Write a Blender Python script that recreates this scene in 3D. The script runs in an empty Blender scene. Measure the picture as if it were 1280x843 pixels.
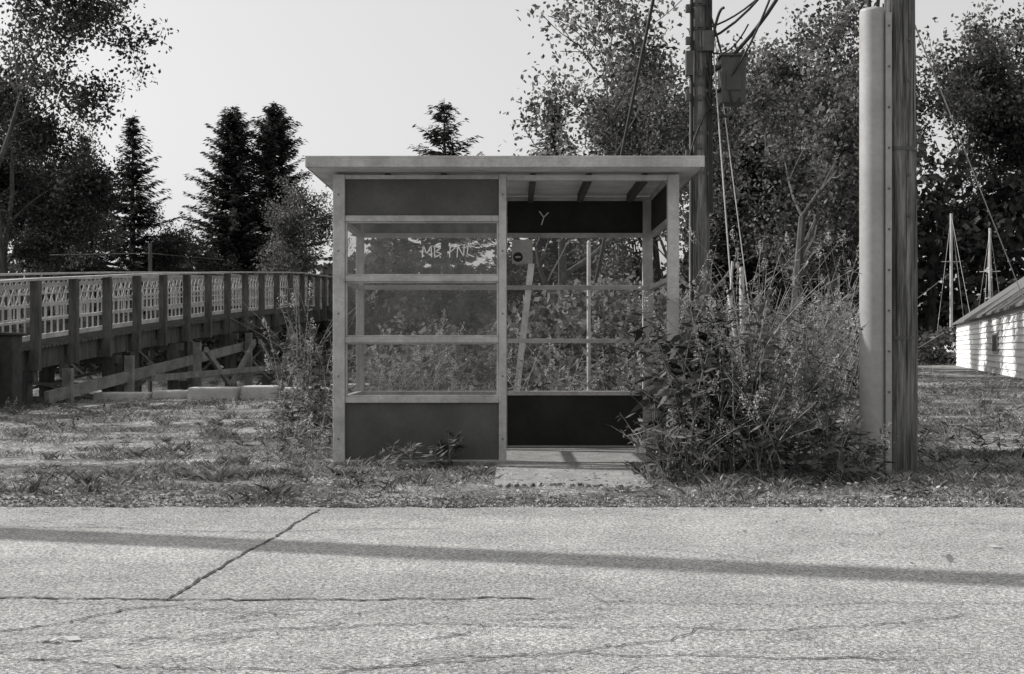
import bpy, math, random
import numpy as np
from mathutils import Vector
rng=np.random.default_rng(7); random.seed(7)
sc=bpy.context.scene

# ---------------------------------------------------------------- helpers
def nd(nt,t,**k):
    n=nt.nodes.new(t)
    for a,b in k.items(): setattr(n,a,b)
    return n
def g(v): return (v,v*0.99,v*0.97,1)
def mat(name,lo,hi,scale=4,detail=5,rough=.8,bump=.2,bscale=None,stretch=(1,1,1),spec=.3,fine=0.0,metal=0,spots=None,bdist=.02,grain=None,big=None,pos=(.32,.68),off=(0,0,0)):
    m=bpy.data.materials.new(name); m.use_nodes=True; nt=m.node_tree; L=nt.links.new
    b=nt.nodes['Principled BSDF']; b.inputs['Roughness'].default_value=rough
    b.inputs['Specular IOR Level'].default_value=spec; b.inputs['Metallic'].default_value=metal
    tc=nd(nt,'ShaderNodeTexCoord'); mp=nd(nt,'ShaderNodeMapping'); mp.inputs['Scale'].default_value=stretch; mp.inputs['Location'].default_value=off
    L(tc.outputs['Object'],mp.inputs[0])
    n=nd(nt,'ShaderNodeTexNoise'); n.inputs['Scale'].default_value=scale; n.inputs['Detail'].default_value=detail
    n.inputs['Roughness'].default_value=.65
    L(mp.outputs[0],n.inputs['Vector'])
    r=nd(nt,'ShaderNodeValToRGB'); r.color_ramp.elements[0].position=pos[0]; r.color_ramp.elements[1].position=pos[1]
    r.color_ramp.elements[0].color=g(lo); r.color_ramp.elements[1].color=g(hi)
    L(n.outputs['Fac'],r.inputs[0]); out=r.outputs[0]
    def mul(out,val):
        mx=nd(nt,'ShaderNodeMix',data_type='RGBA',blend_type='MULTIPLY'); mx.inputs[0].default_value=1
        L(out,mx.inputs[6]); L(val,mx.inputs[7]); return mx.outputs[2]
    hgt=None
    if fine>0 or bump>0:
        n2=nd(nt,'ShaderNodeTexNoise'); n2.inputs['Scale'].default_value=bscale or scale*12; n2.inputs['Detail'].default_value=3
        n2.inputs['Roughness'].default_value=.75
        L(mp.outputs[0],n2.inputs['Vector']); hgt=n2.outputs['Fac']
    if fine>0:
        mr=nd(nt,'ShaderNodeMapRange'); mr.inputs['From Min'].default_value=.3; mr.inputs['From Max'].default_value=.7
        mr.inputs['To Min'].default_value=1-fine; mr.inputs['To Max'].default_value=1+fine
        L(n2.outputs['Fac'],mr.inputs[0]); out=mul(out,mr.outputs[0])
    if big:
        n4=nd(nt,'ShaderNodeTexNoise'); n4.inputs['Scale'].default_value=big[0]; n4.inputs['Detail'].default_value=4
        mp4=nd(nt,'ShaderNodeMapping'); mp4.inputs['Scale'].default_value=big[2]; L(tc.outputs['Object'],mp4.inputs[0]); L(mp4.outputs[0],n4.inputs['Vector'])
        mr=nd(nt,'ShaderNodeMapRange'); mr.inputs['From Min'].default_value=.35; mr.inputs['From Max'].default_value=.65
        mr.inputs['To Min'].default_value=1-big[1]; mr.inputs['To Max'].default_value=1+big[1]*.6
        L(n4.outputs['Fac'],mr.inputs[0]); out=mul(out,mr.outputs[0])
    if grain:
        vo=nd(nt,'ShaderNodeTexVoronoi'); vo.inputs['Scale'].default_value=grain[0]; L(tc.outputs['Object'],vo.inputs['Vector'])
        mr=nd(nt,'ShaderNodeMapRange'); mr.inputs['To Min'].default_value=1-grain[1]; mr.inputs['To Max'].default_value=1+grain[1]
        sp=nd(nt,'ShaderNodeSeparateColor'); L(vo.outputs['Color'],sp.inputs[0]); L(sp.outputs[0],mr.inputs[0])
        out=mul(out,mr.outputs[0])
    if spots:
        n3=nd(nt,'ShaderNodeTexNoise'); n3.inputs['Scale'].default_value=spots[0]; n3.inputs['Detail'].default_value=7; n3.inputs['Roughness'].default_value=.75
        L(tc.outputs['Object'],n3.inputs['Vector'])
        r3=nd(nt,'ShaderNodeValToRGB'); r3.color_ramp.elements[0].position=spots[1]; r3.color_ramp.elements[1].position=spots[1]+.04
        L(n3.outputs['Fac'],r3.inputs[0])
        mx=nd(nt,'ShaderNodeMix',data_type='RGBA'); L(r3.outputs[0],mx.inputs[0]); L(out,mx.inputs[6]); mx.inputs[7].default_value=g(spots[2]); out=mx.outputs[2]
    L(out,b.inputs['Base Color'])
    if bump>0:
        bp=nd(nt,'ShaderNodeBump'); bp.inputs['Strength'].default_value=bump; bp.inputs['Distance'].default_value=bdist
        L(hgt,bp.inputs['Height']); L(bp.outputs[0],b.inputs['Normal'])
    return m
def leafmat(name,lo,hi,trans=.35,clump=.6):
    m=bpy.data.materials.new(name); m.use_nodes=True; nt=m.node_tree; L=nt.links.new
    nt.nodes.remove(nt.nodes['Principled BSDF']); o=nt.nodes['Material Output']
    ge=nd(nt,'ShaderNodeNewGeometry'); tc=nd(nt,'ShaderNodeTexCoord')
    n=nd(nt,'ShaderNodeTexNoise'); n.inputs['Scale'].default_value=clump; n.inputs['Detail'].default_value=1
    L(tc.outputs['Object'],n.inputs['Vector'])
    a=nd(nt,'ShaderNodeMath',operation='ADD'); L(ge.outputs['Random Per Island'],a.inputs[0])
    m2=nd(nt,'ShaderNodeMath',operation='MULTIPLY'); L(n.outputs['Fac'],m2.inputs[0]); m2.inputs[1].default_value=1.6
    L(m2.outputs[0],a.inputs[1])
    mr=nd(nt,'ShaderNodeMapRange'); mr.inputs['From Min'].default_value=.5; mr.inputs['From Max'].default_value=1.9
    L(a.outputs[0],mr.inputs[0])
    r=nd(nt,'ShaderNodeValToRGB'); r.color_ramp.elements[0].color=g(lo); r.color_ramp.elements[1].color=g(hi)
    e=r.color_ramp.elements.new(.5); e.color=g(lo+(hi-lo)*.3)
    L(mr.outputs[0],r.inputs[0])
    d=nd(nt,'ShaderNodeBsdfDiffuse'); t=nd(nt,'ShaderNodeBsdfTranslucent'); mx=nd(nt,'ShaderNodeMixShader'); mx.inputs[0].default_value=trans
    L(r.outputs[0],d.inputs[0]); L(r.outputs[0],t.inputs[0]); L(d.outputs[0],mx.inputs[1]); L(t.outputs[0],mx.inputs[2])
    L(mx.outputs[0],o.inputs[0])
    return m
def link(o): sc.collection.objects.link(o); return o
def empty(name,loc=(0,0,0)):
    e=bpy.data.objects.new(name,None); e.location=loc; e.empty_display_size=.3; return link(e)

class MB:
    def __init__(s): s.v=[]; s.f=[]; s.m=[]; s.n=0
    def add(s,V,F,mi=0):
        V=np.asarray(V,float).reshape(-1,3); F=np.asarray(F,int)
        s.v.append(V); s.f.append(F+s.n); s.m.append(np.full(len(F),mi)); s.n+=len(V)
    def box(s,x0,x1,y0,y1,z0,z1,mi=0):
        V=[(x0,y0,z0),(x1,y0,z0),(x1,y1,z0),(x0,y1,z0),(x0,y0,z1),(x1,y0,z1),(x1,y1,z1),(x0,y1,z1)]
        s.add(V,[(3,2,1,0),(4,5,6,7),(0,1,5,4),(1,2,6,5),(2,3,7,6),(3,0,4,7)],mi)
    def beam(s,a,b,w,h,mi=0,up=(0,0,1)):
        a=np.array(a,float); b=np.array(b,float); d=b-a; d/=np.linalg.norm(d)
        u=np.array(up,float)
        if abs(d@u)>.98: u=np.array((0,1,0.))
        r=np.cross(d,u); r/=np.linalg.norm(r); u=np.cross(r,d)
        V=[p+sx*r*w/2+sz*u*h/2 for p in (a,b) for sx,sz in ((-1,-1),(1,-1),(1,1),(-1,1))]
        s.add(V,[(0,1,2,3),(7,6,5,4),(0,4,5,1),(1,5,6,2),(2,6,7,3),(3,7,4,0)],mi)
    def tube(s,pts,rad,n=6,mi=0,caps=False):
        pts=np.asarray(pts,float); k=len(pts)
        rad=np.broadcast_to(np.asarray(rad,float),(k,))
        V=[];ref=np.array((.3,.9,.1))
        for i in range(k):
            d=pts[min(i+1,k-1)]-pts[max(i-1,0)]; d=d/(np.linalg.norm(d)+1e-9)
            rr=ref if abs(d@ref)<.9 else np.array((1.,0,0))
            a=np.cross(d,rr); a/=np.linalg.norm(a); b=np.cross(d,a)
            t=np.arange(n)*2*math.pi/n
            V.append(pts[i]+rad[i]*(np.cos(t)[:,None]*a+np.sin(t)[:,None]*b))
        F=[(i*n+j,i*n+(j+1)%n,(i+1)*n+(j+1)%n,(i+1)*n+j) for i in range(k-1) for j in range(n)]
        V=np.concatenate(V)
        s.add(V,F,mi)
        if caps:
            for i,p in ((0,pts[0]),(k-1,pts[-1])):
                ring=V[i*n:(i+1)*n]
                VV=np.vstack([ring,[p]]); s.add(VV,[(j,(j+1)%n,(j+2)%n,n) for j in range(0,n,2)],mi)
    def quads(s,c,u,v,mi=0):
        V=np.stack([c-u,c+v-u*.15,c+u,c-v-u*.15],1).reshape(-1,3); k=len(c)
        s.add(V,np.arange(4*k).reshape(k,4),mi)
    def obj(s,name,mats,parent=None,smooth=False,bevel=0):
        V=np.concatenate(s.v); F=np.concatenate(s.f); M=np.concatenate(s.m)
        me=bpy.data.meshes.new(name); me.vertices.add(len(V)); me.vertices.foreach_set('co',V.ravel())
        me.loops.add(F.size); me.loops.foreach_set('vertex_index',F.ravel().astype(np.int32))
        me.polygons.add(len(F)); me.polygons.foreach_set('loop_start',(np.arange(len(F))*4).astype(np.int32))
        me.polygons.foreach_set('material_index',M.astype(np.int32))
        me.polygons.foreach_set('use_smooth',np.full(len(F),bool(smooth)))
        me.update(calc_edges=True)
        for m in (mats if isinstance(mats,(list,tuple)) else [mats]): me.materials.append(m)
        o=link(bpy.data.objects.new(name,me))
        if parent: o.parent=parent
        if bevel:
            b=o.modifiers.new('b','BEVEL'); b.width=bevel; b.segments=2; b.limit_method='ANGLE'
        return o
def rdir(n):
    d=rng.normal(size=(n,3)); return d/np.linalg.norm(d,axis=1)[:,None]
def leaves(mb,c,L,W,mi=1,flat=.0,down=0.0):
    n=len(c); u=rdir(n); u[:,2]=u[:,2]*(1-flat)-down; u/=np.linalg.norm(u,axis=1)[:,None]
    if flat>.5:
        w=np.cross(u,rdir(n)*.3+np.array((0,0,1)))
    else: w=np.cross(u,rdir(n))
    w/=np.linalg.norm(w,axis=1)[:,None]
    s=rng.uniform(.6,1.25,n)[:,None]
    mb.quads(c,u*L/2*s,w*W/2*s,mi)

# ---------------------------------------------------------------- materials
M_road=mat('worn_asphalt',.28,.39,scale=2.2,detail=8,rough=.95,bump=1,bscale=60,fine=.5,spec=.15,grain=(120,.42),bdist=.013,big=(.8,.14,(.35,1.4,1)))
M_crack=mat('crack_filler',.03,.08,scale=9,rough=.95,bump=0)
M_ground=mat('grassy_earth',.045,.36,scale=1.7,detail=8,rough=1,bump=1,bscale=24,fine=.7,spec=.1,grain=(38,.4),big=(.55,.6,(1,1,1)))
M_gravel=mat('gravel',.18,.42,scale=5,rough=1,bump=0)
M_conc=mat('concrete',.42,.58,scale=3,rough=.9,bump=.3,fine=.15,spots=(7,.66,.25))
M_slab=mat('worn_slab',.2,.34,scale=3.4,detail=7,rough=.95,bump=.6,fine=.3,bscale=40,grain=(90,.15),spots=(5,.6,.13))
M_frame=mat('painted_frame',.34,.5,scale=2.5,detail=8,rough=.65,bump=.1,fine=.14,spots=(11,.65,.13),pos=(.4,.6))
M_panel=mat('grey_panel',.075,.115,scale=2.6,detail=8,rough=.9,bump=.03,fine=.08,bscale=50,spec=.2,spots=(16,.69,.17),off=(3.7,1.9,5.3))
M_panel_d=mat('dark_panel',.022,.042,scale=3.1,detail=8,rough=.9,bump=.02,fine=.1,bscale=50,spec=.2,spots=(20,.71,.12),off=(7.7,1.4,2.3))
M_ceil=mat('ceiling_board',.45,.64,scale=4,rough=.8,bump=.05,spots=(5,.62,.3))
M_dark=mat('dark_wood_joist',.04,.08,scale=5,rough=.8)
M_wood=mat('weathered_timber',.05,.14,scale=3,rough=.9,bump=.4,fine=.3,stretch=(3,3,.5))
M_woodm=mat('grey_timber',.14,.3,scale=3,rough=.9,bump=.3,fine=.3)
M_woodl=mat('pale_timber',.34,.55,scale=3,rough=.9,bump=.3,fine=.25)
M_pole=mat('pole_wood',.04,.24,scale=9,detail=8,rough=.95,bump=.9,bscale=30,fine=.6,stretch=(1.6,1.6,.09),spec=.1,spots=(6,.68,.03))
M_pipe=mat('galvanised_pipe',.27,.36,scale=2,rough=.5,bump=.05,fine=.08,spec=.4,spots=(10,.68,.18))
M_metal=mat('dark_metal',.05,.1,scale=6,rough=.5,spec=.5)
M_box=mat('equipment_grey',.06,.09,scale=5,rough=.5)
M_cable=mat('cable_black',.02,.035,scale=6,rough=.6,bump=0)
M_steel=mat('steel_wire',.4,.55,scale=6,rough=.5,bump=0)
M_white=mat('white_paint',.74,.82,scale=2,rough=.7,bump=.05)
M_stake=mat('worn_stake',.35,.6,scale=6,rough=.8,bump=.2)
M_shingle=mat('roof_shingle',.1,.17,scale=8,rough=.95,bump=.5,fine=.4)
M_bark=mat('bark',.04,.13,scale=8,rough=.95,bump=0,stretch=(1,1,.3))
M_stem=mat('weed_stem',.14,.36,scale=8,rough=.9,bump=0)
M_water=mat('river_water',.02,.04,scale=2,rough=.12,bump=.15,bscale=6,spec=.4)
M_leafA=leafmat('leaf_broad',.016,.16,.4)
M_leafB=leafmat('leaf_light',.018,.29,.45,1.2)
M_leafC=leafmat('leaf_conifer',.02,.12,.15,1)
M_weed=leafmat('leaf_weed',.022,.36,.35,2.5)
M_weedd=leafmat('leaf_weed_dark',.016,.22,.35,2.5)
M_flower=leafmat('flower_head',.35,.6,.3,3)
M_grass=leafmat('grass_blade',.04,.42,.3,1.6)
M_litter=leafmat('leaf_litter',.1,.6,.2,3)
def glassmat(name,tint,lo,hi,refl):
    m=bpy.data.materials.new(name); m.use_nodes=True; nt=m.node_tree; L=nt.links.new
    nt.nodes.remove(nt.nodes['Principled BSDF']); o=nt.nodes['Material Output']
    t=nd(nt,'ShaderNodeBsdfTransparent'); t.inputs[0].default_value=g(tint)
    d=nd(nt,'ShaderNodeBsdfDiffuse'); d.inputs[0].default_value=g(.4)
    gl=nd(nt,'ShaderNodeBsdfGlossy'); gl.inputs['Roughness'].default_value=.0
    tc=nd(nt,'ShaderNodeTexCoord'); n=nd(nt,'ShaderNodeTexNoise'); n.inputs['Scale'].default_value=4; n.inputs['Detail'].default_value=6; n.inputs['Roughness'].default_value=.75
    mp=nd(nt,'ShaderNodeMapping'); mp.inputs['Scale'].default_value=(1,1,.6); L(tc.outputs['Object'],mp.inputs[0]); L(mp.outputs[0],n.inputs['Vector'])
    mr=nd(nt,'ShaderNodeMapRange'); mr.inputs['From Min'].default_value=.4; mr.inputs['From Max'].default_value=.72; mr.inputs['To Min'].default_value=lo; mr.inputs['To Max'].default_value=hi
    L(n.outputs['Fac'],mr.inputs[0])
    a=nd(nt,'ShaderNodeMixShader'); L(mr.outputs[0],a.inputs[0]); L(t.outputs[0],a.inputs[1]); L(d.outputs[0],a.inputs[2])
    b=nd(nt,'ShaderNodeMixShader'); b.inputs[0].default_value=refl; L(a.outputs[0],b.inputs[1]); L(gl.outputs[0],b.inputs[2])
    L(b.outputs[0],o.inputs[0]); return m
M_glass=glassmat('dusty_glass',.8,.03,.26,.06)
M_glassb=glassmat('clear_glass',.88,.01,.08,.03)

# ---------------------------------------------------------------- ground
def wav(x,y):
    return (np.sin(x*1.7+.6*np.sin(y*1.3))+np.sin(y*2.1+1.1*np.sin(x*.9+2))+np.sin((x+y)*3.3+1)*.5+np.sin((x-y*1.4)*5.1)*.35)/2.85
def ss(t): t=np.clip(t,0,1); return t*t*(3-2*t)
def gz(x,y):
    x=np.asarray(x,float); y=np.asarray(y,float)
    e=np.clip((y-7.62)/.35,0,1); base=-.055*(1-e)
    und=.03*wav(x,y)*np.clip((y-8)/.8,0,1)
    mask=((x>-1.6)&(x<1.5)&(y>8.2)&(y<12.1)); und=np.where(mask,-.01,und)
    river=-1.9*ss((y-24.6)/4)*ss((43-y)/5)*ss((-1.5-x)/3)
    return base+und+river
xs=np.concatenate([np.linspace(-400,-30,12)[:-1],np.linspace(-30,-12,20)[:-1],np.linspace(-12,12,160),np.linspace(12,30,20)[1:],np.linspace(30,400,12)[1:]])
ys=np.concatenate([np.linspace(-200,7,10)[:-1],np.linspace(7,16,100),np.linspace(16,50,80)[1:],np.linspace(50,700,14)[1:]])
X,Y=np.meshgrid(xs,ys); Z=gz(X,Y); nx=len(xs); ny=len(ys)
mb=MB(); I=np.arange(nx*ny).reshape(ny,nx)
mb.add(np.stack([X,Y,Z],-1).reshape(-1,3),np.stack([I[:-1,:-1],I[:-1,1:],I[1:,1:],I[1:,:-1]],-1).reshape(-1,4))
mb.obj('ground',M_ground,smooth=True)
mb=MB(); mb.add([(-400,25,-1.35),(-1,25,-1.35),(-1,43,-1.35),(-400,43,-1.35)],[(0,1,2,3)]); mb.obj('river_water',M_water)
RZ=-.03
mb=MB(); ex=np.linspace(-60,60,1600); ey=7.70+.04*np.sin(ex*3.1)+.03*np.sin(ex*9.3+1)+.03*np.sin(ex*1.1)+rng.normal(0,.018,1600)
V=np.concatenate([np.stack([ex,np.full(1600,-6.),np.full(1600,RZ)],1),np.stack([ex,ey,np.full(1600,RZ)],1)])
i=np.arange(1599); mb.add(V,np.stack([i,i+1,i+1601,i+1600],1)); mb.obj('road',M_road)
def crackline(mb,pts,w0,w1,jit=.02,step=.03):
    pts=[np.array(p,float) for p in pts]; P=[]
    for a,b in zip(pts[:-1],pts[1:]):
        n=max(2,int(np.linalg.norm(b-a)/step)); 
        for t in np.linspace(0,1,n,endpoint=False): P.append(a+(b-a)*t)
    P=np.array(P); wander=np.cumsum(rng.normal(0,jit*.35,P.shape),0); wander-=np.linspace(0,1,len(P))[:,None]*wander[-1]
    P=P+wander+rng.normal(0,jit*.3,P.shape)
    d=np.gradient(P,axis=0); d/=np.linalg.norm(d,axis=1)[:,None]; nn=np.stack([-d[:,1],d[:,0]],1)
    w=rng.uniform(w0,w1,len(P))*np.clip(np.minimum(np.arange(len(P)),np.arange(len(P))[::-1])/4,0.05,1)
    A=P+nn*w[:,None]/2; B=P-nn*w[:,None]/2; z=np.full((len(P),1),RZ+.004)
    V=np.concatenate([np.hstack([A,z]),np.hstack([B,z])]); n=len(P); i=np.arange(n-1)
    mb.add(V,np.stack([i,i+n,i+n+1,i+1],1))
mb=MB()
crackline(mb,[(-1.12,7.6),(-1.2,6.2),(-1.31,4.76)],.006,.02,.008)
crackline(mb,[(-1.31,4.76),(-1.5,4.4),(-1.85,4.2)],.004,.014,.02)
crackline(mb,[(-4,4.95),(-1.3,4.8),(.2,4.85)],.006,.024,.02)
crackline(mb,[(.2,4.85),(.8,4.75),(2.2,4.8)],.002,.007,.03)
crackline(mb,[(-3,6.9),(-1.2,6.55),(-.3,6.75)],.004,.01,.02)
crackline(mb,[(-1.3,4.1),(-.3,4.45),(.9,4.35),(1.7,4.6)],.003,.01,.03)
crackline(mb,[(-1.9,3.95),(-.6,3.8),(.2,4.0),(1.3,3.9)],.003,.009,.03)
crackline(mb,[(-.7,3.6),(-.2,3.9),(.5,4.15),(.8,4.5)],.003,.009,.03)
for k in range(60):
    y0=rng.uniform(3.55,4.75); x0=rng.uniform(-1.9,.9); l=rng.uniform(.12,.6)
    crackline(mb,[(x0,y0),(x0+l*.5,y0+rng.normal(0.05,.05)),(x0+l,y0+rng.normal(.12,.1))],.002,.007,.03)
for k in range(10):
    y0=rng.uniform(4.8,7.2); x0=rng.uniform(-3,3); l=rng.uniform(.3,1.2)
    crackline(mb,[(x0,y0),(x0+l*.5,y0+rng.normal(0,.1)),(x0+l,y0+rng.normal(.0,.2))],.002,.006,.03)
mb.obj('road_cracks',M_crack)
mb=MB(); n=15000
x=rng.uniform(-9,9,n); y=7.66+np.abs(rng.normal(0,.15,n))*(1+2.6*(x<-1.9)); z=np.maximum(gz(x,y),RZ-.002)+.004
s=rng.uniform(.004,.017,n)
P=np.stack([x,y,z],1)
u=rdir(n); w=np.cross(u,rdir(n)); w/=np.linalg.norm(w,axis=1)[:,None]
for q in range(2):
    mb.quads(P,u*s[:,None],w*s[:,None]*.8); u=np.cross(u,w)
mb.obj('gravel_shoulder',M_gravel)

# ---------------------------------------------------------------- bus shelter
S=empty('bus_shelter',(0,0,0))
mb=MB(); mb.box(-1.46,1.36,10.16,11.86,-.06,.02)
K=40; tx=np.linspace(-.12,.93,K); fy=8.6+.1*np.sin(tx*5)+rng.normal(0,.04,K)
V=np.concatenate([np.stack([tx,fy,np.full(K,.006)],1),np.stack([tx,np.full(K,10.157),np.full(K,.01)],1),np.stack([tx,fy-.01,np.full(K,-.06)],1)])
i=np.arange(K-1); mb.add(V,np.stack([i,i+1,i+K+1,i+K],1)); mb.add(V,np.stack([i+2*K,i+2*K+1,i+1,i],1))
mb.obj('floor_slab',M_slab,S)
YF,YB=10.26,11.76; ZR=[.51,.99,1.48,1.96]
fr=MB()
for (x0,x1) in ((-1.43,-1.335),(-.105,-.045),(1.245,1.335)): fr.box(x0,x1,YF-.045,YF+.045,-.03,2.31)
for (x0,x1) in ((-1.43,-1.36),(-.105,-.045),(1.2,1.29)): fr.box(x0,x1,YB-.035,YB+.035,-.03,2.31)
def bayfront(x0,x1,y,dep,hh):
    for z in ZR: fr.box(x0+.001,x1-.001,y-dep,y+dep,z-hh,z+hh)
    fr.box(x0+.001,x1-.001,y-dep,y+dep,2.275,2.308); fr.box(x0+.001,x1-.001,y-dep,y+dep,.0,.03)
bayfront(-1.335,-.105,YF,.035,.024)
bayfront(-1.36,-.105,YB,.03,.02); bayfront(-.045,1.2,YB,.03,.02)
fr.box(-.044,1.244,YF-.035,YF+.035,2.265,2.308)
for xx in (-1.395,1.285):
    for z in ZR: fr.box(xx-.028,xx+.028,YF+.046,YB-.036,z-.02,z+.02)
    fr.box(xx-.028,xx+.028,YF+.046,YB-.036,2.275,2.308); fr.box(xx-.028,xx+.028,YF+.046,YB-.036,.0,.03)
for a,b in ((.534,.966),(1.014,1.456),(1.504,1.936)):
    for (u0,u1,w0,w1) in ((-1.334,-1.318,a,b),(-.122,-.106,a,b),(-1.318,-.122,a,a+.012),(-1.318,-.122,b-.012,b)):
        fr.box(u0,u1,YF-.02,YF+.015,w0,w1)
fr.obj('frame',M_frame,S,bevel=.004)
p=MB()
p.box(-1.334,-.106,YF-.012,YF+.012,.031,.485); p.box(-1.334,-.106,YF-.012,YF+.012,1.985,2.274)
for xx in (-1.395,1.285):
    p.box(xx-.01,xx+.01,YF+.047,YB-.037,.031,.489)
p.obj('lower_panels',M_panel,S)
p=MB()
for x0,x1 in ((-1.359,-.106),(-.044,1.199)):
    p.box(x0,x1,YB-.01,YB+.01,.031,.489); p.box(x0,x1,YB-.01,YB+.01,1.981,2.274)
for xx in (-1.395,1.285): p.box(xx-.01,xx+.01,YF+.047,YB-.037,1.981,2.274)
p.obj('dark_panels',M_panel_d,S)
p=MB()
for k in range(40):
    xx=rng.uniform(-1.3,-.14); z=rng.choice([rng.uniform(.06,.47),rng.uniform(2.0,2.26)])
    p.box(xx,xx+rng.uniform(.004,.014),YF-.0145,YF-.0125,z,z+rng.uniform(.003,.008))
for z in (.2,.7,1.2,1.7,2.15):
    for xx in (-1.385,-.075): p.tube([(xx,YF-.045,z),(xx,YF-.049,z)],.007,8,0,True)
p.obj('screws_and_staples',M_metal,S)
p=MB(); pb=MB()
def qy(p,x0,x1,y,z0,z1): p.add([(x0,y,z0),(x1,y,z0),(x1,y,z1),(x0,y,z1)],[(0,1,2,3)])
def qx(p,x,y0,y1,z0,z1): p.add([(x,y0,z0),(x,y1,z0),(x,y1,z1),(x,y0,z1)],[(0,1,2,3)])
for a,b in ((.53,.97),(1.01,1.46),(1.50,1.94)):
    qy(p,-1.334,-.106,YF,a,b); qy(pb,-1.359,-.106,YB,a,b); qy(pb,-.044,1.199,YB,a,b)
    for xx in (-1.395,1.285): qx(pb,xx,YF+.047,YB-.037,a,b)
p.obj('front_glass',M_glass,S); pb.obj('rear_and_side_glass',M_glassb,S)
r=MB(); r.box(-1.60,1.49,10.0,12.02,2.345,2.40); r.obj('roof_slab',M_frame,S,bevel=.006)
r=MB(); r.box(-1.615,1.505,9.985,12.035,2.402,2.425)
r.box(-1.612,1.502,9.975,9.997,2.335,2.401); r.box(-1.612,-1.603,9.998,12.0,2.335,2.401); r.box(1.493,1.502,9.998,12.0,2.335,2.401)
r.obj('roof_fascia',M_frame,S,bevel=.004)
r=MB(); r.box(-1.59,1.48,10.02,12.0,2.331,2.3445); r.obj('ceiling',M_ceil,S)
r=MB()
for xx in (-1.0,-.55,.17,.62,1.07): r.box(xx-.022,xx+.022,10.31,11.72,2.255,2.33)
r.obj('roof_joists',M_dark,S)
gr=MB()
def stroke(y,x,z,s,pts,w=.007,mi=0):
    for a,b in zip(pts[:-1],pts[1:]):
        gr.beam((x+a[0]*s,y,z+a[1]*s),(x+b[0]*s,y,z+b[1]*s),w,.002,mi,up=(0,1,0))
yg=YF-.003; zg=1.65
stroke(yg,-.72,zg,.095,[(0,0),(.1,1),(.4,.3),(.75,1),(.8,0)],.008)
stroke(yg,-.62,zg,.095,[(0,0),(0,1),(.5,.8),(.1,.5),(.6,.3),(0,0)],.008)
stroke(yg,-.50,zg,.095,[(0,0),(.05,1),(.5,.85),(.1,.5)],.008)
stroke(yg,-.44,zg,.095,[(0,0),(.05,1),(.55,.1),(.6,1.1)],.008)
stroke(yg,-.36,zg,.095,[(.6,.9),(.1,1),(0,.3),(.6,.05)],.008)
stroke(YB-.0125,.25,2.08,.1,[(0,1),(.42,.45),(.85,.9)],.009); stroke(YB-.0125,.25,2.08,.1,[(.42,.45),(.2,-.25)],.009)
gr.obj('scratched_graffiti',M_white,S)
st=MB(); t=np.arange(24)*2*math.pi/24
def disc(mb,x,y,z,r,mi):
    V=[(x+r*math.cos(a),y,z+r*math.sin(a)) for a in t]+[(x,y,z)]
    mb.add(V,[(i,(i+1)%24,(i+2)%24,24) for i in range(0,24,2)],mi)
st.box(.0,.19,YB-.008,YB-.004,1.70,1.92,1)
disc(st,.055,YB-.011,1.76,.045,0)
st.box(.03,.08,YB-.0135,YB-.0125,1.752,1.768,1)
st.obj('stickers',[M_cable,M_conc],S)

# ---------------------------------------------------------------- utility poles and cables
def bolts(mb,x,y,zs,r=.012):
    for z in zs: mb.tube([(x,y,z),(x,y-.015,z)],r,6,0,True)
U=empty('utility_pole')
q=MB(); zz=np.linspace(-.3,9.5,60)
q.tube([(2.9+.006*math.sin(z*1.3),9.56,z) for z in zz],.122-.003*zz,20); q.obj('pole_shaft',M_pole,U,smooth=True)
q=MB()
for k in range(22):
    a=rng.uniform(math.pi,2*math.pi); z0=rng.uniform(0,3.6); l=rng.uniform(.2,1.1); r=.1225-.003*(z0+l/2)
    cx,cy=2.9+r*math.cos(a),9.56+r*math.sin(a)
    pts=[(cx+rng.normal(0,.002),cy-.0005,z0+l*t_) for t_ in np.linspace(0,1,7)]
    q.tube(pts,np.array([.0005,.002,.003,.003,.0025,.0015,.0005]),4)
q.obj('shaft_splits',M_cable,U)
q=MB(); q.tube([(2.68,9.52,-.1),(2.68,9.52,3.42)],.094,28)
q.tube([(2.68,9.52,3.42),(2.68,9.52,3.44),(2.68,9.52,3.43)],[.094,.088,.08],28)
q.obj('cable_guard',M_pipe,U,smooth=True)
q=MB(); q.box(2.755,2.80,9.435,9.445,0,3.4); q.obj('guard_flange',M_pipe,U)
q=MB(); bolts(q,2.778,9.434,np.arange(.3,3.4,.3),.007)
for z in (1.0,2.4): q.tube([(2.9,9.56,z-.012),(2.9,9.56,z+.012)],.1225,20)
bolts(q,2.93,9.44,[1.9,2.2,2.9,3.2],.012)
q.obj('guard_bolts',M_metal,U)
q=MB(); q.tube([(2.66,9.52,3.2),(2.65,9.52,3.7),(2.68,9.5,4.6),(2.75,9.48,6.5)],.018,8)
q.tube([(2.70,9.5,3.2),(2.73,9.5,3.7),(2.74,9.46,5),(2.78,9.45,8)],.013,8)
q.obj('cables',M_cable,U,smooth=True)
q=MB(); q.tube([(3.0,9.6,3.4),(12.2,28.5,0)],.007,5); q.obj('guy_wire',M_steel,U)

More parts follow.
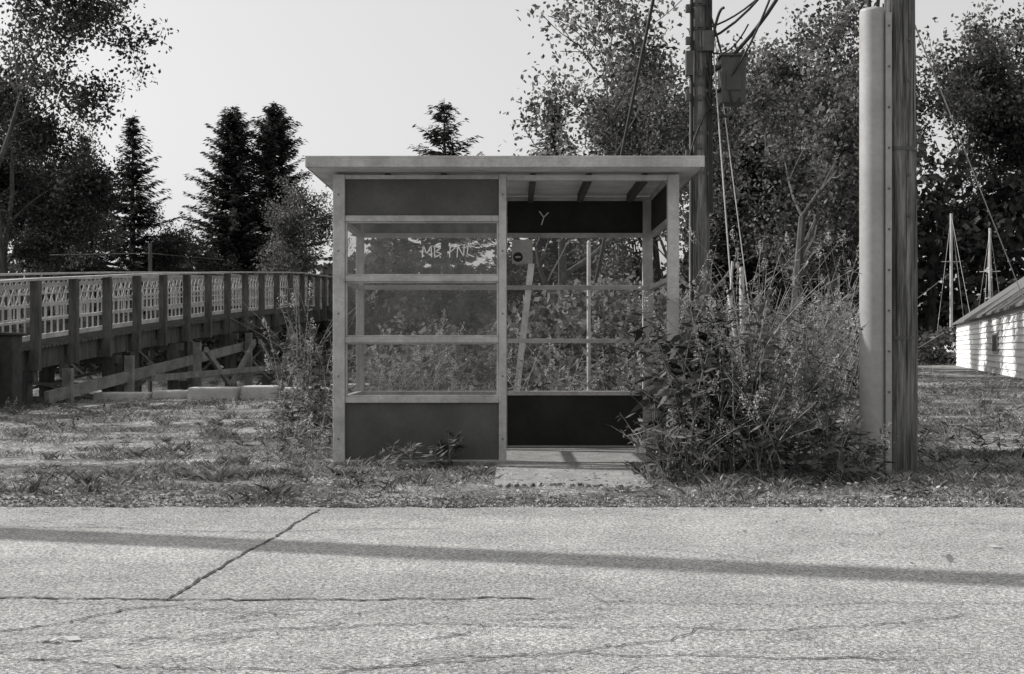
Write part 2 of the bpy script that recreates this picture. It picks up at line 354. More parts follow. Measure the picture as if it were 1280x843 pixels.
U=empty('utility_pole')
q=MB(); zz=np.linspace(-.3,10.5,40)
q.tube([(2.34,16,z) for z in zz],.135-.003*zz,16); q.obj('pole_shaft',M_pole,U,smooth=True)
q=MB(); q.box(2.58,2.88,15.75,16.05,3.95,4.52); q.box(2.56,2.90,15.73,16.07,4.522,4.56); q.box(2.64,2.82,15.735,15.749,4.1,4.35)
q.obj('equipment_cabinet',M_box,U,bevel=.015)
q=MB(); q.box(2.4,2.579,15.88,15.92,4.1,4.14); q.box(2.4,2.579,15.88,15.92,4.4,4.44)
for z in (3.1,3.6,4.2,4.9,5.2,5.6): q.tube([(2.34,16,z-.02),(2.34,16,z+.02)],.131,16)
for z in (3.3,4.0,4.7,5.1): q.box(2.16,2.215,15.87,15.95,z,z+.09)
for i,z in enumerate(np.arange(3.4,5.4,.3)): q.box(2.30,2.36,15.845,15.87,z,z+.06)
q.box(2.36,2.5,15.8,15.88,4.6,4.85); q.box(2.15,2.24,15.8,15.9,4.3,4.6)
q.obj('pole_hardware',M_metal,U)
q=MB()
q.tube([(2.23,15.9,9),(2.23,15.89,2),(2.24,15.88,.5)],.02,8)
q.tube([(2.45,15.88,10),(2.46,15.87,4.2),(2.47,15.87,2.6)],.025,8)
def sag(a,b,s,r,n=12):
    a=np.array(a,float); b=np.array(b,float)
    q.tube([a+(b-a)*t-np.array((0,0,s*4*t*(1-t))) for t in np.linspace(0,1,n)],r,6)
sag((2.2,16,7.4),(.75,17.2,0),0,.022)
sag((2.42,15.9,4.75),(4.2,15,7.4),.5,.016)
sag((2.42,15.9,4.3),(4.3,15,7.6),.55,.024)
sag((2.42,15.9,4.9),(3.6,15.3,5.9),.2,.012)
sag((2.42,15.9,4.0),(3.5,15.3,6.4),.45,.014)
sag((2.42,15.9,4.2),(2.6,15.7,5.1),-.25,.018)
sag((2.4,15.85,4.05),(2.8,15.7,4.0),.25,.015)
sag((2.4,15.85,5.2),(2.7,15.74,3.95),-.12,.013)
sag((2.2,15.85,3.3),(2.46,15.84,3.9),-.1,.012)
sag((2.45,15.85,4.6),(2.9,15.7,4.9),.15,.01)
sag((2.4,15.85,4.4),(2.78,15.7,3.93),.35,.012)
sag((2.3,16,7.5),(.9,42,12.5),.4,.012); sag((2.3,16,8),(4,-4,8.4),.3,.02); sag((2.3,16,7.6),(4.4,-4,8.0),.3,.02)
q.obj('cables',M_cable,U,smooth=True)
q=MB()
sag((2.45,15.95,5.4),(2.74,15.4,.3),0,.009); sag((2.5,15.95,5.0),(3.0,15.2,0),0,.006)
q.tube([(2.76,15.3,0),(2.76,15.38,1.9)],.03,8); q.tube([(2.5,15.1,0),(2.6,15.1,1.95)],.014,6)
q.tube([(2.69,14.6,0),(2.52,14.9,1.6)],.025,8)
q.obj('guy_wires_and_guards',M_steel,U,smooth=True)

U=empty('utility_pole')
q=MB(); zz=np.linspace(-.3,12,24)
q.tube([(-9.2,8.45,z) for z in zz],.22-.006*zz,14); q.obj('pole_shaft',M_pole,U,smooth=True)
q=MB(); q.beam((-9.2,7.5,11.3),(-9.2,9.4,11.3),.1,.12); q.obj('crossarm',M_wood,U)

q=MB(); q.beam((.0,15.3,-.1),(.235,15.5,1.95),.075,.03); q.obj('leaning_stake',M_stake)
q=MB(); q.tube([(.93,15.5,-.1),(.93,15.5,2.2)],.025,8); q.tube([(.93,15.5,2.2),(.93,15.5,2.23)],[.03,.01],8); q.obj('marker_post',M_stake,smooth=True)

# ---------------------------------------------------------------- timber bridge
B=empty('timber_footbridge')
Yk=np.array([14,17,20,26,32,38,45,55,70.]); Zk=np.array([.35,.6,.9,1.35,1.75,2.1,2.35,2.4,2.2]); Xk=np.array([-8.9,-8.35,-8.0,-7.47,-6.95,-6.4,-6.35,-6.6,-7.4])
def br(y): return np.interp(y,Yk,Xk),np.interp(y,Yk,Zk)
ysP=np.arange(15.2,66,1.45); W=2.6
deck=MB(); posts=MB(); rails=MB(); cap=MB(); pick=MB(); brace=MB(); far=MB()
for k in range(len(ysP)-1):
    y0,y1=ysP[k],ysP[k+1]; x0,z0=br(y0); x1,z1=br(y1)
    deck.beam((x0-.12,y0,z0-.25),(x1-.12,y1,z1-.25),.14,.34); deck.beam((x0-W+.1,y0,z0-.25),(x1-W+.1,y1,z1-.25),.14,.34)
    for j in range(10):
        t=(j+.5)/10; yy=y0+(y1-y0)*t; xx=x0+(x1-x0)*t; z=z0+(z1-z0)*t
        deck.box(xx-W-.05,xx+.05,yy-.064,yy+.064,z-.075,z-.03)
    for off,sg in ((0,1),(-W,-1)):
        posts.beam((x0+off+.1*sg,y0,z0-.42),(x0+off+.1*sg,y0,z0+1.06),.14,.15)
        a=lambda h,dx=0:((x0+off+dx,y0,z0+h),(x1+off+dx,y1,z1+h))
        cap.beam(*a(1.08,.05*sg),.2,.04)
        rails.beam(*a(.97,.02*sg),.04,.07); rails.beam(*a(.66,.02*sg),.03,.04); rails.beam(*a(.12,.02*sg),.04,.08); rails.beam(*a(.4,.02*sg),.03,.04)
        nn=6; T_=pick if sg>0 else far
        for j in range(nn):
            t=(j+.5)/nn; yy=y0+(y1-y0)*t; xx=x0+off+(x1-x0)*t; z=z0+(z1-z0)*t
            T_.beam((xx-.022,yy,z+.1),(xx-.022,yy,z+.64),.02,.045)
            h=.11
            T_.beam((xx-.012,yy-h,z+.67),(xx-.012,yy+h,z+.94),.012,.03)
            T_.beam((xx-.03,yy-h,z+.94),(xx-.03,yy+h,z+.67),.012,.03)
    posts.beam((x0+.1,y0,z0-.36),(x0-W-.1,y0,z0-.36),.12,.14)
for y in (16,18.5,21,24.5,28,32,36,40,45,50,56,62):
    x,z=br(y); gb=-1.95 if 26<y<42 else -.35
    for dx in (-.1,-1.3,-W+.15): posts.beam((x+dx,y,gb),(x+dx,y,z-.6),.22,.22)
    if z>1:
        gz0=max(gb+.3,-1.2)
        brace.beam((x-.1,y-.15,gz0),(x-W+.1,y-.15,z-.7),.14,.05); brace.beam((x-.1,y+.15,z-.7),(x-W+.1,y+.15,gz0),.14,.05)
        brace.beam((x+.2,y-.16,.25),(x-W,y-.16,.25),.16,.05)
    posts.beam((x+.1,y,z-.52),(x-W-.1,y,z-.52),.2,.16)
brace.beam((-7.6,20.9,.12),(-6.75,33,1.02),.08,.2)
brace.beam((-6.75,28.2,-.9),(-6.45,32.1,1.1),.07,.13); brace.beam((-6.75,28.2,.9),(-6.45,32.1,-.9),.07,.13)
brace.beam((-6.4,32.5,-.9),(-6.1,36.1,1.3),.07,.13); brace.beam((-6.4,32.5,1.1),(-6.1,36.1,-.9),.07,.13)
brace.beam((-6.9,24.6,.35),(-6.05,36.1,.45),.07,.12)
for y in (21.8,24.5,28.4,32.3,36.2): 
    x,z=br(y); brace.beam((x+.28,y,-.3 if y<25 else -1.8),(x+.28,y,z-.45),.15,.17)
deck.obj('deck_and_stringers',M_wood,B); posts.obj('posts_and_bents',M_wood,B); rails.obj('rails',M_woodl,B)
cap.obj('cap_rail',M_woodl,B); brace.obj('braces',M_woodm,B); pick.obj('pickets_and_lattice',M_woodl,B); far.obj('far_side_pickets',M_woodl,B)
q=MB(); q.box(-8.15,-7.72,19.8,20.2,-.1,1.12); q.box(-8.2,-7.68,19.75,20.25,1.121,1.17); q.obj('timber_bollard',M_dark,bevel=.02)
BL=empty('concrete_barrier_blocks')
x=-7.6; k=0
for w,h in ((.95,.12),(.7,.15),(.85,.22),(.62,.24),(.9,.2),(.7,.28)):
    q=MB(); yy=23.2+.25*math.sin(k*2.1)
    q.box(x,x+w,yy,yy+.5,-.08,h); q.obj('block_%d'%(k+1),M_conc,BL,bevel=.03); x+=w+.06; k+=1
q=MB(); q.tube([(-13,36,3.55),(-10.2,36,3.6),(-9,40,3.7)],.015,5)
q.tube([(-10.6,37.5,-2),(-10.6,37.5,4.0)],.06,6); q.obj('fence_post_with_cable',M_wood)

# ---------------------------------------------------------------- white boathouse
H=empty('white_boathouse')
A=np.array((24,69.)); u=np.array((-.27,-.963)); u/=np.linalg.norm(u); w=np.array((.963,-.27)); w/=np.linalg.norm(w)
def hp(s,t,z): p_=A+u*s+w*t; return (p_[0],p_[1],z)
LEN=38; WD=9; EH=2.3; RH=EH+3.1
q=MB()
def hbox(q,s0,s1,t0,t1,z0,z1,mi=0):
    V=[hp(s0,t0,z0),hp(s1,t0,z0),hp(s1,t1,z0),hp(s0,t1,z0),hp(s0,t0,z1),hp(s1,t0,z1),hp(s1,t1,z1),hp(s0,t1,z1)]
    q.add(V,[(3,2,1,0),(4,5,6,7),(0,1,5,4),(1,2,6,5),(2,3,7,6),(3,0,4,7)],mi)
hbox(q,0,LEN,0,WD,-.3,EH)
for s in (0.01,LEN-.01): q.add([hp(s,0,EH),hp(s,WD,EH),hp(s,WD/2,RH),hp(s,WD/2,RH)],[(0,1,2,3)])
q.obj('walls',M_white,H)
q=MB(); n=10
for i in range(n):
    z0=.0+i*.225; V=[hp(-.05,-.06,z0),hp(LEN,-.06,z0),hp(LEN,-.015,z0+.225),hp(-.05,-.015,z0+.225),hp(-.05,-.01,z0),hp(LEN,-.01,z0)]
    q.add(V,[(0,1,2,3),(4,5,1,0)])
q.obj('clapboards',M_white,H)
q=MB(); ov=.25
for a,b in (((-.0-ov),WD/2),(WD+ov,WD/2)):
    za=EH-ov*.69
    V=[hp(-.5,a,za+.05),hp(LEN+.5,a,za+.05),hp(LEN+.5,b,RH+.05),hp(-.5,b,RH+.05),hp(-.5,a,za+.13),hp(LEN+.5,a,za+.13),hp(LEN+.5,b,RH+.13),hp(-.5,b,RH+.13)]
    q.add(V,[(3,2,1,0),(4,5,6,7),(0,1,5,4),(1,2,6,5),(2,3,7,6),(3,0,4,7)])
q.obj('roof',M_shingle,H)
q=MB(); hbox(q,21.5,23.6,-.085,-.061,.75,1.5,0); q.obj('window_trim',M_conc,H)
q=MB(); hbox(q,21.7,22.5,-.095,-.086,.83,1.42); hbox(q,22.6,23.4,-.095,-.086,.83,1.42); q.obj('window_glass',M_metal,H)

def sailboat(x,y,mh,ang,L=6.5,mr=.1,bw=1.0):
    E=empty('sailboat',(x,y,0)); E.rotation_euler=(0,0,ang)
    q=MB(); ns=13; nr=9; V=[]
    for i in range(ns):
        t=i/(ns-1); hw=bw*math.sin(math.pi*min(1,(t*.82+.18)))**.7 if t<1 else .02
        hw=max(hw,.02); xx=(t-.5)*L; keel=.35+.35*t**4
        for j in range(nr):
            a=math.pi*j/(nr-1); V.append((xx,hw*math.cos(a),1.0+.1*t-(1.0+.1*t-keel)*math.sin(a)**.8))
    F=[(i*nr+j,i*nr+j+1,(i+1)*nr+j+1,(i+1)*nr+j) for i in range(ns-1) for j in range(nr-1)]
    F+=[(i*nr,(i+1)*nr,(i+1)*nr+nr-1,i*nr+nr-1) for i in range(ns-1)]
    q.add(V,F); q.add([V[j] for j in range(nr)],[(0,2,6,8),(2,4,4,6)]); q.box(-.8,1.0,-.4,.4,1.01,1.3); q.obj('hull',M_white,E,smooth=False)
    q=MB(); q.tube([(.6,0,1.0),(.6,0,mh)],[mr,mr*.8],8); q.tube([(.6,0,1.8),(-2,0,1.85)],.07,6); q.tube([(.6,-.6,mh*.68),(.6,.6,mh*.68)],.025,5)
    for a in ((3.2,0,1.15),(-3.2,0,1.1),(.6,.95,1.1),(.6,-.95,1.1)): q.tube([(.6,0,mh-.1),a],.013,4)
    q.obj('mast_and_rigging',M_steel,E,smooth=True)
    q=MB()
    for xx in (-1.5,1.3):
        q.beam((xx,-.7,0),(xx,-.3,.7),.08,.08); q.beam((xx,.7,0),(xx,.3,.7),.08,.08)
    q.box(-2,2,-.06,.06,-.02,.36); q.obj('cradle',M_wood,E)
sailboat(13.6,53,6.3,1.5,6.5,.09); sailboat(26.3,76,9.0,1.6,7,.1); sailboat(28.6,76.8,8.2,1.1,7,.1)

# ---------------------------------------------------------------- vegetation
def decid(name,x,y,H,R,seed,mats,lsz=.15,per=40,depth=4,kids=5,sig=.33,trunk=.16,bare=0.0):
    rs=random.Random(seed); segs=[]; tips=[]
    def grow(p,d,L,r,dep):
        n=4; pts=[p]
        for i in range(n):
            d=(d+Vector((rs.gauss(0,.13),rs.gauss(0,.13),rs.gauss(.04,.09)))).normalized()
            qv=pts[-1]+d*L/n; pts.append(qv)
            segs.append((pts[-2],qv,r*(1-.5*i/n),r*(1-.5*(i+1)/n)))
            if dep<=1 and i>=1 and rs.random()>bare: tips.append(qv)
            if dep>0 and (i>=1):
                for _ in range(2 if (i==n-1 or kids>5) else 1):
                    ax=Vector((rs.gauss(0,1),rs.gauss(0,1),rs.gauss(0,1))).cross(d).normalized()
                    ang=rs.uniform(.45,1.15); cd=(d*math.cos(ang)+ax*math.sin(ang)).normalized()
                    if cd.z<-.25: cd.z=-.2
                    grow(qv,cd,L*rs.uniform(.5,.8),r*(1-.5*(i+1)/n)*rs.uniform(.5,.7),dep-1)
    grow(Vector((0,0,0)),Vector((rs.gauss(0,.06),rs.gauss(0,.06),1)),1.0,.1,depth)
    T=np.array([t[:] for t in tips]); ctr=np.median(T[:,:2],0); rad=np.percentile(np.linalg.norm(T[:,:2]-ctr,axis=1),93)
    sx=R/rad; sz=H/T[:,2].max()
    S_=np.array((sx,sx,sz))
    q=MB()
    P=np.array([(*a,*b,c,d) for a,b,c,d in segs]); 
    rr=trunk/.1
    for row in P:
        r0=max(row[6]*rr,.012); r1=max(row[7]*rr,.01)
        q.tube([row[:3]*S_-(0,0,.1),row[3:6]*S_-(0,0,.1)],[r0,r1],7 if r0>.05 else 3,0)
    C=np.repeat(T*S_,per,0); C=C+rng.normal(0,sig,C.shape)*np.array((1,1,.75))
    keep=C[:,2]>.2
    leaves(q,C[keep],lsz,lsz*.62,1)
    o=q.obj(name,mats); o.location=(x,y,0); print(name,len(C),len(P)); return o
def inst(name,src,x,y,s,rz,sz=None):
    o=bpy.data.objects.new(name,src.data); o.location=(x,y,0); o.scale=(s,s,sz or s); o.rotation_euler=(0,0,rz); return link(o)
def conifer(name,x,y,H,R,seed,dens=1.0,z0=.06,step=.32,lsz=.3,pw=.95):
    rs=np.random.default_rng(seed); q=MB()
    q.tube([(0,0,-.1),(0,0,H*.5),(0,0,H)],[.02*H,.012*H,.01],8,0)
    C=[];Uu=[];Vv=[]; z=z0*H
    while z<H*.985:
        t=(z/H-z0)/(1-z0); Lr=R*(1-t)**pw+.08
        nb=int(rs.integers(5,9)); a0=rs.uniform(0,6.28)
        for b in range(nb):
            a=a0+b*2*math.pi/nb+rs.normal(0,.25); L_=Lr*rs.uniform(.45,1.2); dr=rs.uniform(.1,.4)*(1-.9*t)
            n=max(2,int(L_/.14*dens)); s=np.linspace(.12,1,n)
            px=np.cos(a)*L_*s; py=np.sin(a)*L_*s; pz=z+rs.normal(0,.08)-dr*L_*s*1.1+.35*L_*s**2*.5+t*.35*L_*s
            q.tube([(0,0,z),(px[n//2],py[n//2],pz[n//2]),(px[-1],py[-1],pz[-1])],[.025,.015,.006],3,0)
            for sd in (-1,0,1):
                for _ in range(2):
                    c=np.stack([px,py,pz],1)+rs.normal(0,.05,(n,3)); aa=a+sd*rs.uniform(.5,1.0)
                    dd=np.stack([np.full(n,math.cos(aa)),np.full(n,math.sin(aa)),rs.uniform(-.55,.15,n)],1)
                    ln=(lsz*(.35+.65*(1-s))*.5+.05)[:,None]*rs.uniform(.7,1.2,(n,1))
                    C.append(c+dd*ln*.8); Uu.append(dd*ln)
                    pv=np.cross(dd,rs.normal(0,.5,(n,3))+np.array((0,0,1))); pv/=np.linalg.norm(pv,axis=1)[:,None]; Vv.append(pv*ln*.3)
        z+=step*rs.uniform(.7,1.3)*(.45+.55*(1-t))
    q.quads(np.concatenate(C),np.concatenate(Uu),np.concatenate(Vv),1)
    o=q.obj(name,[M_bark,M_leafC]); o.location=(x,y,0); return o
A_=[M_bark,M_leafA]; B_=[M_bark,M_leafB]
tA=decid('deciduous_tree',-17.6,44,15,5.4,11,A_,.18,32,4,5,.36,.28)
tB=decid('deciduous_tree',1.5,32,9.4,3.7,5,B_,.13,14,4,4,.25,.17)
tC=decid('deciduous_tree',7.9,36,11,3.6,21,B_,.155,17,4,5,.26,.2)
tD=decid('deciduous_tree',12.0,47,13.2,4.4,33,A_,.19,19,4,5,.31,.24)
inst('deciduous_tree',tD,30.5,94,1.9,1.2); inst('deciduous_tree',tC,38,92,2.3,2.2); inst('deciduous_tree',tA,24.5,92,1.4,.5)
inst('deciduous_tree',tA,17,86,1.25,2.5); inst('deciduous_tree',tC,5.2,44,1.0,2.9); inst('deciduous_tree',tD,9.5,58,1.1,4)
inst('deciduous_tree',tC,-18.9,50,.9,1); inst('deciduous_tree',tD,-22.5,48,.85,2); inst('deciduous_tree',tC,-7.7,50,.68,3.3); inst('deciduous_tree',tD,-13.8,56,.55,5)
inst('deciduous_tree',tB,4.6,40,1.05,2.0); inst('deciduous_tree',tA,-24,60,.9,2.0); inst('deciduous_tree',tD,-17.5,46,.68,3.0)
s1=conifer('spruce_tree',-16.3,55,10.9,3.6,3,1.0,.06,.4)
s2=conifer('spruce_tree',-13.1,60,12.3,3.7,4,1.1,.05,.26,.34,.72)
inst('spruce_tree',s2,-11.3,61,1.03,2); 
s4=conifer('spruce_tree',-2.65,50,10.7,5.2,9,.9,.06,.55,.3,1.0)
inst('spruce_tree',s1,1.5,45,.88,1.4); inst('spruce_tree',s2,7.6,42,.72,.6); inst('spruce_tree',s2,10.4,52,.95,.9); inst('spruce_tree',s1,-20,60,1.0,.9)
def mass(name,xr,yr,hf,n,per,rad,lsz,m,cond=None):
    q=MB(); x=rng.uniform(*xr,n); y=rng.uniform(*yr,n)
    if cond is not None: k=cond(x,y); x=x[k]; y=y[k]
    h=hf(x,y)*rng.uniform(.75,1.08,len(x)); z=h*rng.uniform(.02,1,len(x))**.75
    C=np.repeat(np.stack([x,y,z],1),per,0); C=C+rdir(len(C))*rad*rng.uniform(.4,1,len(C))[:,None]*np.array((1,1,.8))
    leaves(q,C[C[:,2]>-.3],lsz,lsz*.65,0); return q.obj(name,m)
def hfd(x,y):
    px=x/y*1600
    return np.where(px<-220,7.0,np.where(px<230,7.5,14.0))+1.4*np.sin(x*.5)+1.0*np.sin(x*1.3+1)
mass('distant_trees',(-62,62),(88,104),hfd,1800,38,2.0,.8,M_leafA)
def hft(x,y): return 1.35+.45*np.sin(x*1.3)+.3*np.sin(x*3.1+y)
mass('thicket',(-2.4,7.5),(18,27),hft,480,46,.42,.14,M_leafB,lambda x,y:(x/y<.275)&(x/y>-.125))
mass('thicket',(.6,2.4),(15.5,18),lambda x,y:1.75+0*x,60,80,.35,.1,M_leafB)
def hfl(x,y): return 2.0+.6*np.sin(x*1.1)+.3*np.sin(x*2.7)
mass('riverside_thicket',(-34,-9),(43,56),hfl,600,38,.9,.28,M_leafA)
mass('riverside_thicket',(-9,19),(44,66),lambda x,y:2.4+.7*np.sin(x),800,34,.9,.3,M_leafA,lambda x,y:x/y<.3)
mass('riverside_thicket',(13,26),(70,84),lambda x,y:1.9+.4*np.sin(x),260,38,.8,.3,M_leafA,lambda x,y:x/y<.345)

def weeds(name,n,xr,yr,hr,seed,leafL=.11,leafW=.022,nl=26,plume=.5,mats=None,lean=.25,hfun=None,drop=.45,branch=2,cond=None):
    rs=np.random.default_rng(seed); q=MB(); C=[];Uu=[];Vv=[];FC=[]
    for k in range(n):
        x=rs.uniform(*xr); y=rs.uniform(*yr); h=rs.uniform(*hr)*(hfun(x,y) if hfun else 1)
        if cond and not cond(x,y): continue
        ld=rs.normal(0,lean,2)
        stems=[((x,y,-.02),h,ld,0.0)]
        for b in range(branch): stems.append(((x+ld[0]*h*.15,y+ld[1]*h*.15,h*rs.uniform(.25,.5)),h*rs.uniform(.3,.55),ld+rs.normal(0,.45,2),.0))
        vary=rs.uniform(.6,1.4); kd=rs.random(); nk=nl*(.25 if kd<.2 else 1)
        for base,hh,l,_ in stems:
            s=np.linspace(0,1,6); arch=s**2*hh*rs.uniform(.0,.22)
            pts=np.stack([base[0]+l[0]*hh*s**1.6,base[1]+l[1]*hh*s**1.6,base[2]+hh*s-arch],1)
            q.tube(pts,np.linspace(.005,.0018,6)*(1 if hh>.6 else .6),4,0)
            m=int(nk*hh)+3; t=rs.uniform(.12,1,m); idx=np.stack([np.interp(t,s,pts[:,i]) for i in range(3)],1)
            a=rs.uniform(0,6.28,m); ln=leafL*vary*rs.uniform(.6,1.2,m)*(1.15-.6*t)
            dd=np.stack([np.cos(a),np.sin(a),rs.normal(-drop+.5,.4,m)*1.0],1); dd/=np.linalg.norm(dd,axis=1)[:,None]
            sd=np.cross(dd,rs.normal(0,.35,(m,3))+np.array((0,0,1))); sd/=np.linalg.norm(sd,axis=1)[:,None]
            C.append(idx+dd*ln[:,None]*.5); Uu.append(dd*ln[:,None]*.5); Vv.append(sd*leafW*.5*(ln/leafL)[:,None]*1.2)
            if rs.random()<plume:
                mm=60; tt=rs.uniform(0,1,mm); cc=pts[-1]+np.stack([l[0]*.3*tt*.3,l[1]*.3*tt*.3,tt*.14-.06],1)+rs.normal(0,.022,(mm,3))*(1.3-tt)[:,None]
                FC.append(cc)
    q.quads(np.concatenate(C),np.concatenate(Uu),np.concatenate(Vv),1)
    if FC: leaves(q,np.concatenate(FC),.018,.012,2)
    return q.obj(name,mats or [M_stem,M_weed,M_flower])
WD_=[M_stem,M_weedd,M_flower]
weeds('goldenrod_clump',22,(1.2,1.8),(9.1,9.9),(1.0,1.8),1,.19,.05,22,.15,drop=.7,mats=WD_,lean=.24,branch=3)
weeds('goldenrod_clump',30,(1.05,1.9),(8.8,9.6),(.4,1.0),31,.15,.036,26,.15,drop=.65,mats=WD_,lean=.4)
weeds('goldenrod_clump',16,(.92,1.3),(8.7,9.0),(.2,.55),21,.13,.032,26,.1,drop=.6,lean=.5)
weeds('goldenrod_clump',36,(1.7,2.5),(8.9,10.0),(.25,.85),2,.15,.036,24,.25,drop=.6,lean=.5,cond=lambda x,y:x/y<.262)
weeds('goldenrod_clump',28,(1.6,2.6),(9.4,10.6),(.8,1.6),22,.12,.026,18,.5,drop=.6,lean=.26,branch=3,cond=lambda x,y:x/y<.258)
weeds('goldenrod_clump',46,(1.5,3.4),(10.6,12.8),(.6,1.7),3,.13,.03,18,.3,mats=WD_,lean=.35,cond=lambda x,y:x/y<.266)
weeds('goldenrod_clump',80,(1.6,4.4),(12.8,16),(1.0,2.4),4,.12,.03,14,.4,lean=.3,cond=lambda x,y:x/y<.268)
weeds('goldenrod_clump',75,(-1.7,2.0),(12.6,16),(.5,1.4),5,.12,.028,20,.4,lean=.35)
weeds('goldenrod_clump',40,(-2.2,-1.62),(11.2,13.5),(.6,1.75),6,.12,.03,28,.2,mats=WD_)
weeds('low_weeds',16,(-2.0,-1.5),(9.9,11),(.15,.5),8,.09,.02,30,.1)
weeds('low_weeds',6,(-1.0,-.75),(9.7,10.1),(.12,.26),9,.12,.032,50,.0,branch=1)
weeds('low_weeds',5,(-.6,-.45),(9.75,10.1),(.2,.33),19,.13,.035,50,.0,branch=1)
weeds('low_weeds',22,(2.25,2.62),(9.0,9.4),(.1,.35),10,.09,.02,40,.1)
weeds('low_weeds',130,(3.1,6.5),(9.2,15),(.08,.3),15,.09,.018,50,.05,lean=.5,mats=WD_)
weeds('low_weeds',60,(-1.4,2.8),(7.95,9.0),(.04,.11),16,.06,.014,120,.0,lean=.6,mats=WD_,cond=lambda x,y:not(-.3<x<1.0))
weeds('low_weeds',110,(-9,-1.6),(8.4,22),(.05,.18),17,.08,.018,70,.05,lean=.6,mats=WD_)
weeds('reed_stalks',60,(2.6,4.2),(12,15),(1.2,2.2),12,.2,.02,12,.2,lean=.2,branch=0,cond=lambda x,y:x/y<.27)
weeds('reed_stalks',200,(7,15),(24,33),(.3,.6),14,.2,.02,14,.2,lean=.15,branch=0,cond=lambda x,y:x/y>.31)

def blades(xx,yy,h,wd):
    n=len(xx); P=np.stack([xx,yy,gz(xx,yy)-.003],1); a=rng.uniform(0,6.28,n)
    h=h*np.where((xx>-.3)&(xx<1.05)&(yy<8.8),.55,1)
    side=np.stack([np.cos(a),np.sin(a),0*a],1)*wd[:,None]
    l=rng.normal(0,.75,(n,2)); tip=P+np.stack([l[:,0]*h,l[:,1]*h,h],1); mid=P+np.stack([l[:,0]*h*.35,l[:,1]*h*.35,h*.62],1)
    V=np.stack([P-side,P+side,mid+side*.8,tip],1).reshape(-1,3); q.add(V,np.arange(4*n).reshape(n,4))
def infoot(x,y): return ((x>-1.47)&(x<1.37)&(y>10.14)&(y<11.9))|((x>-.1)&(x<.91)&(y>8.66+.05*np.sin(x*9))&(y<10.2))
q=MB(); N=230000
yy=7.8*np.exp(rng.uniform(0,1,N)*math.log(34/7.8)); xx=rng.uniform(-.46,.46,N)*yy
nz=wav(xx*1.3,yy*1.7)+.5*wav(xx*4,yy*4+3)+.4*wav(xx*9,yy*9)
dens=np.clip(.08+.85*nz,.012,1); dens=np.where((xx<-1.8)&(yy<8.6),dens*.3,dens); dens=np.where((xx>-1.6)&(yy>7.95)&(yy<9.2),np.maximum(dens,.4),dens)
dens=np.where((np.abs(xx)<1.7)&(yy>9.2)&(yy<10.2),.9,dens); dens=np.where((yy>24.5)&(xx<-1.5),0,dens)
ok=(rng.random(N)<dens)&~infoot(xx,yy); xx,yy,nz=xx[ok],yy[ok],nz[ok]; n=len(xx)
h=rng.uniform(.01,.04,n)*(1+.5*np.clip(nz,-.6,1.2)); h*=np.where((np.abs(xx)<1.7)&(yy>9.4)&(yy<10.2),1.5,1)*np.where(xx>1.2,1.25,1); h*=np.clip(yy/12,1,1.5)
blades(xx,yy,h,rng.uniform(.0012,.0028,n)*np.clip(yy/9,1,2.6))
T=1700; ty=7.85*np.exp(rng.uniform(0,1,T)*math.log(26/7.85)); tx=rng.uniform(-.45,.45,T)*ty
kp=(rng.random(T)<np.clip(.4+.65*wav(tx*1.1+4,ty*1.4),.04,1))&~infoot(tx,ty)&~((ty>21)&(tx<-1.5)); tx,ty=tx[kp],ty[kp]
per=55; r_=rng.uniform(.02,.09,len(tx)); hh=rng.uniform(.03,.1,len(tx))
cx=np.repeat(tx,per)+rng.normal(0,1,len(tx)*per)*np.repeat(r_,per); cy=np.repeat(ty,per)+rng.normal(0,1,len(tx)*per)*np.repeat(r_,per)
ok=~infoot(cx,cy)&(cy>7.76); blades(cx[ok],cy[ok],(np.repeat(hh,per)*rng.uniform(.3,1,len(cx)))[ok],(rng.uniform(.0011,.0024,len(cx))*np.clip(cy/9,1,2.5))[ok])
q.obj('grass',M_grass)
n=9000; yy=7.4*np.exp(rng.uniform(0,1,n)*math.log(22/7.4)); xx=rng.uniform(-.46,.46,n)*yy
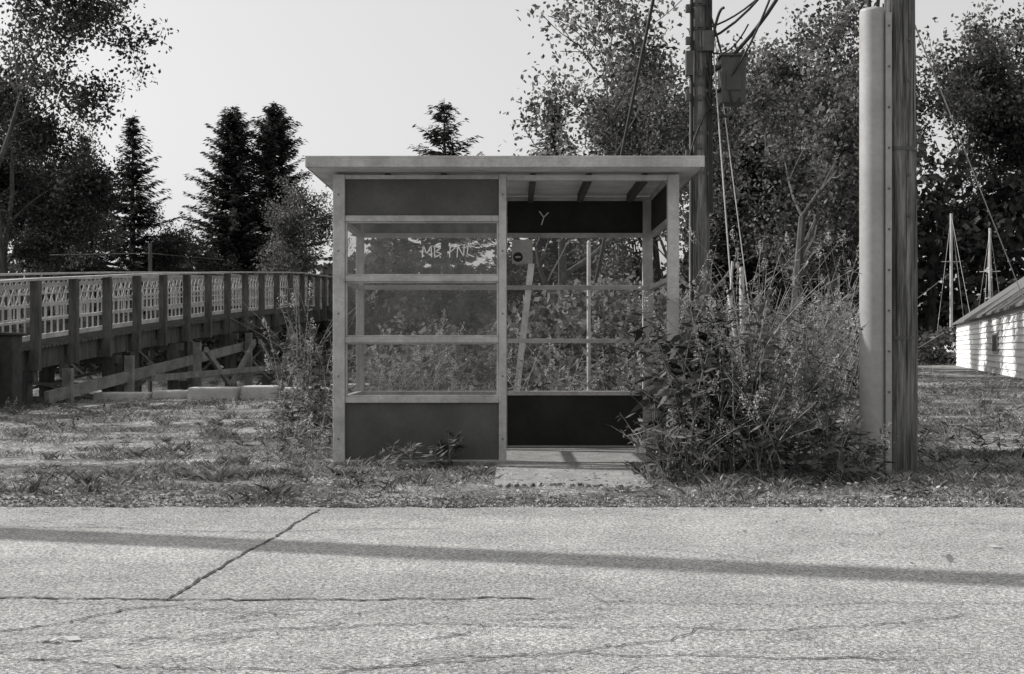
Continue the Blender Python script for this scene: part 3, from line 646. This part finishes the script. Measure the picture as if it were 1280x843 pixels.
P=np.stack([xx,yy,gz(xx,yy)+.02],1); P[:,2]=np.where(yy<7.75,RZ+.01,P[:,2]); keep=(yy>7.75)|(rng.random(n)<.3); P=P[keep]
q=MB(); leaves(q,P,.035,.022,0,flat=.75)
ex_=np.array([(1.95,5.7,RZ+.015),(1.75,5.6,RZ+.012),(-1.52,4.15,RZ+.01),(-1.48,4.13,RZ+.012),(-1.43,4.16,RZ+.01),(1.2,6.6,RZ+.01),(2.3,6.1,RZ+.01)])
leaves(q,ex_,.06,.035,0,flat=.8); q.obj('leaf_litter',M_litter)

# ---------------------------------------------------------------- light, sky, camera
EL=math.radians(37); hd=Vector((.962,-.273,0))
d=Vector((hd.x*math.cos(EL),hd.y*math.cos(EL),-math.sin(EL)))
sl=bpy.data.lights.new('sun','SUN'); sl.energy=5; sl.angle=math.radians(.53); sl.color=(1,.985,.96)
so=link(bpy.data.objects.new('sun',sl)); so.rotation_euler=d.to_track_quat('-Z','Y').to_euler()
w_=bpy.data.worlds.new('World'); sc.world=w_; w_.use_nodes=True; nt=w_.node_tree; bg=nt.nodes['Background']
sk=nd(nt,'ShaderNodeTexSky'); sk.sky_type='NISHITA'; sk.sun_disc=False; sk.sun_elevation=EL; sk.sun_rotation=math.atan2(-hd.x,-hd.y)
sk.dust_density=4; sk.air_density=1.2; sk.ozone_density=.5
bw=nd(nt,'ShaderNodeRGBToBW'); nt.links.new(sk.outputs[0],bw.inputs[0])
pw=nd(nt,'ShaderNodeMath',operation='POWER'); nt.links.new(bw.outputs[0],pw.inputs[0]); pw.inputs[1].default_value=.45
ml=nd(nt,'ShaderNodeMath',operation='MULTIPLY'); nt.links.new(pw.outputs[0],ml.inputs[0]); ml.inputs[1].default_value=2.85
nt.links.new(ml.outputs[0],bg.inputs[0]); bg.inputs[1].default_value=.15
cam=bpy.data.cameras.new('camera'); cam.lens=45; cam.sensor_width=36; cam.shift_y=.0113; cam.clip_end=2000
co=link(bpy.data.objects.new('camera',cam)); co.location=(0,0,.92); co.rotation_euler=(math.radians(90),0,0); sc.camera=co
sc.view_settings.view_transform='Standard'; sc.view_settings.look='None'; sc.view_settings.exposure=0
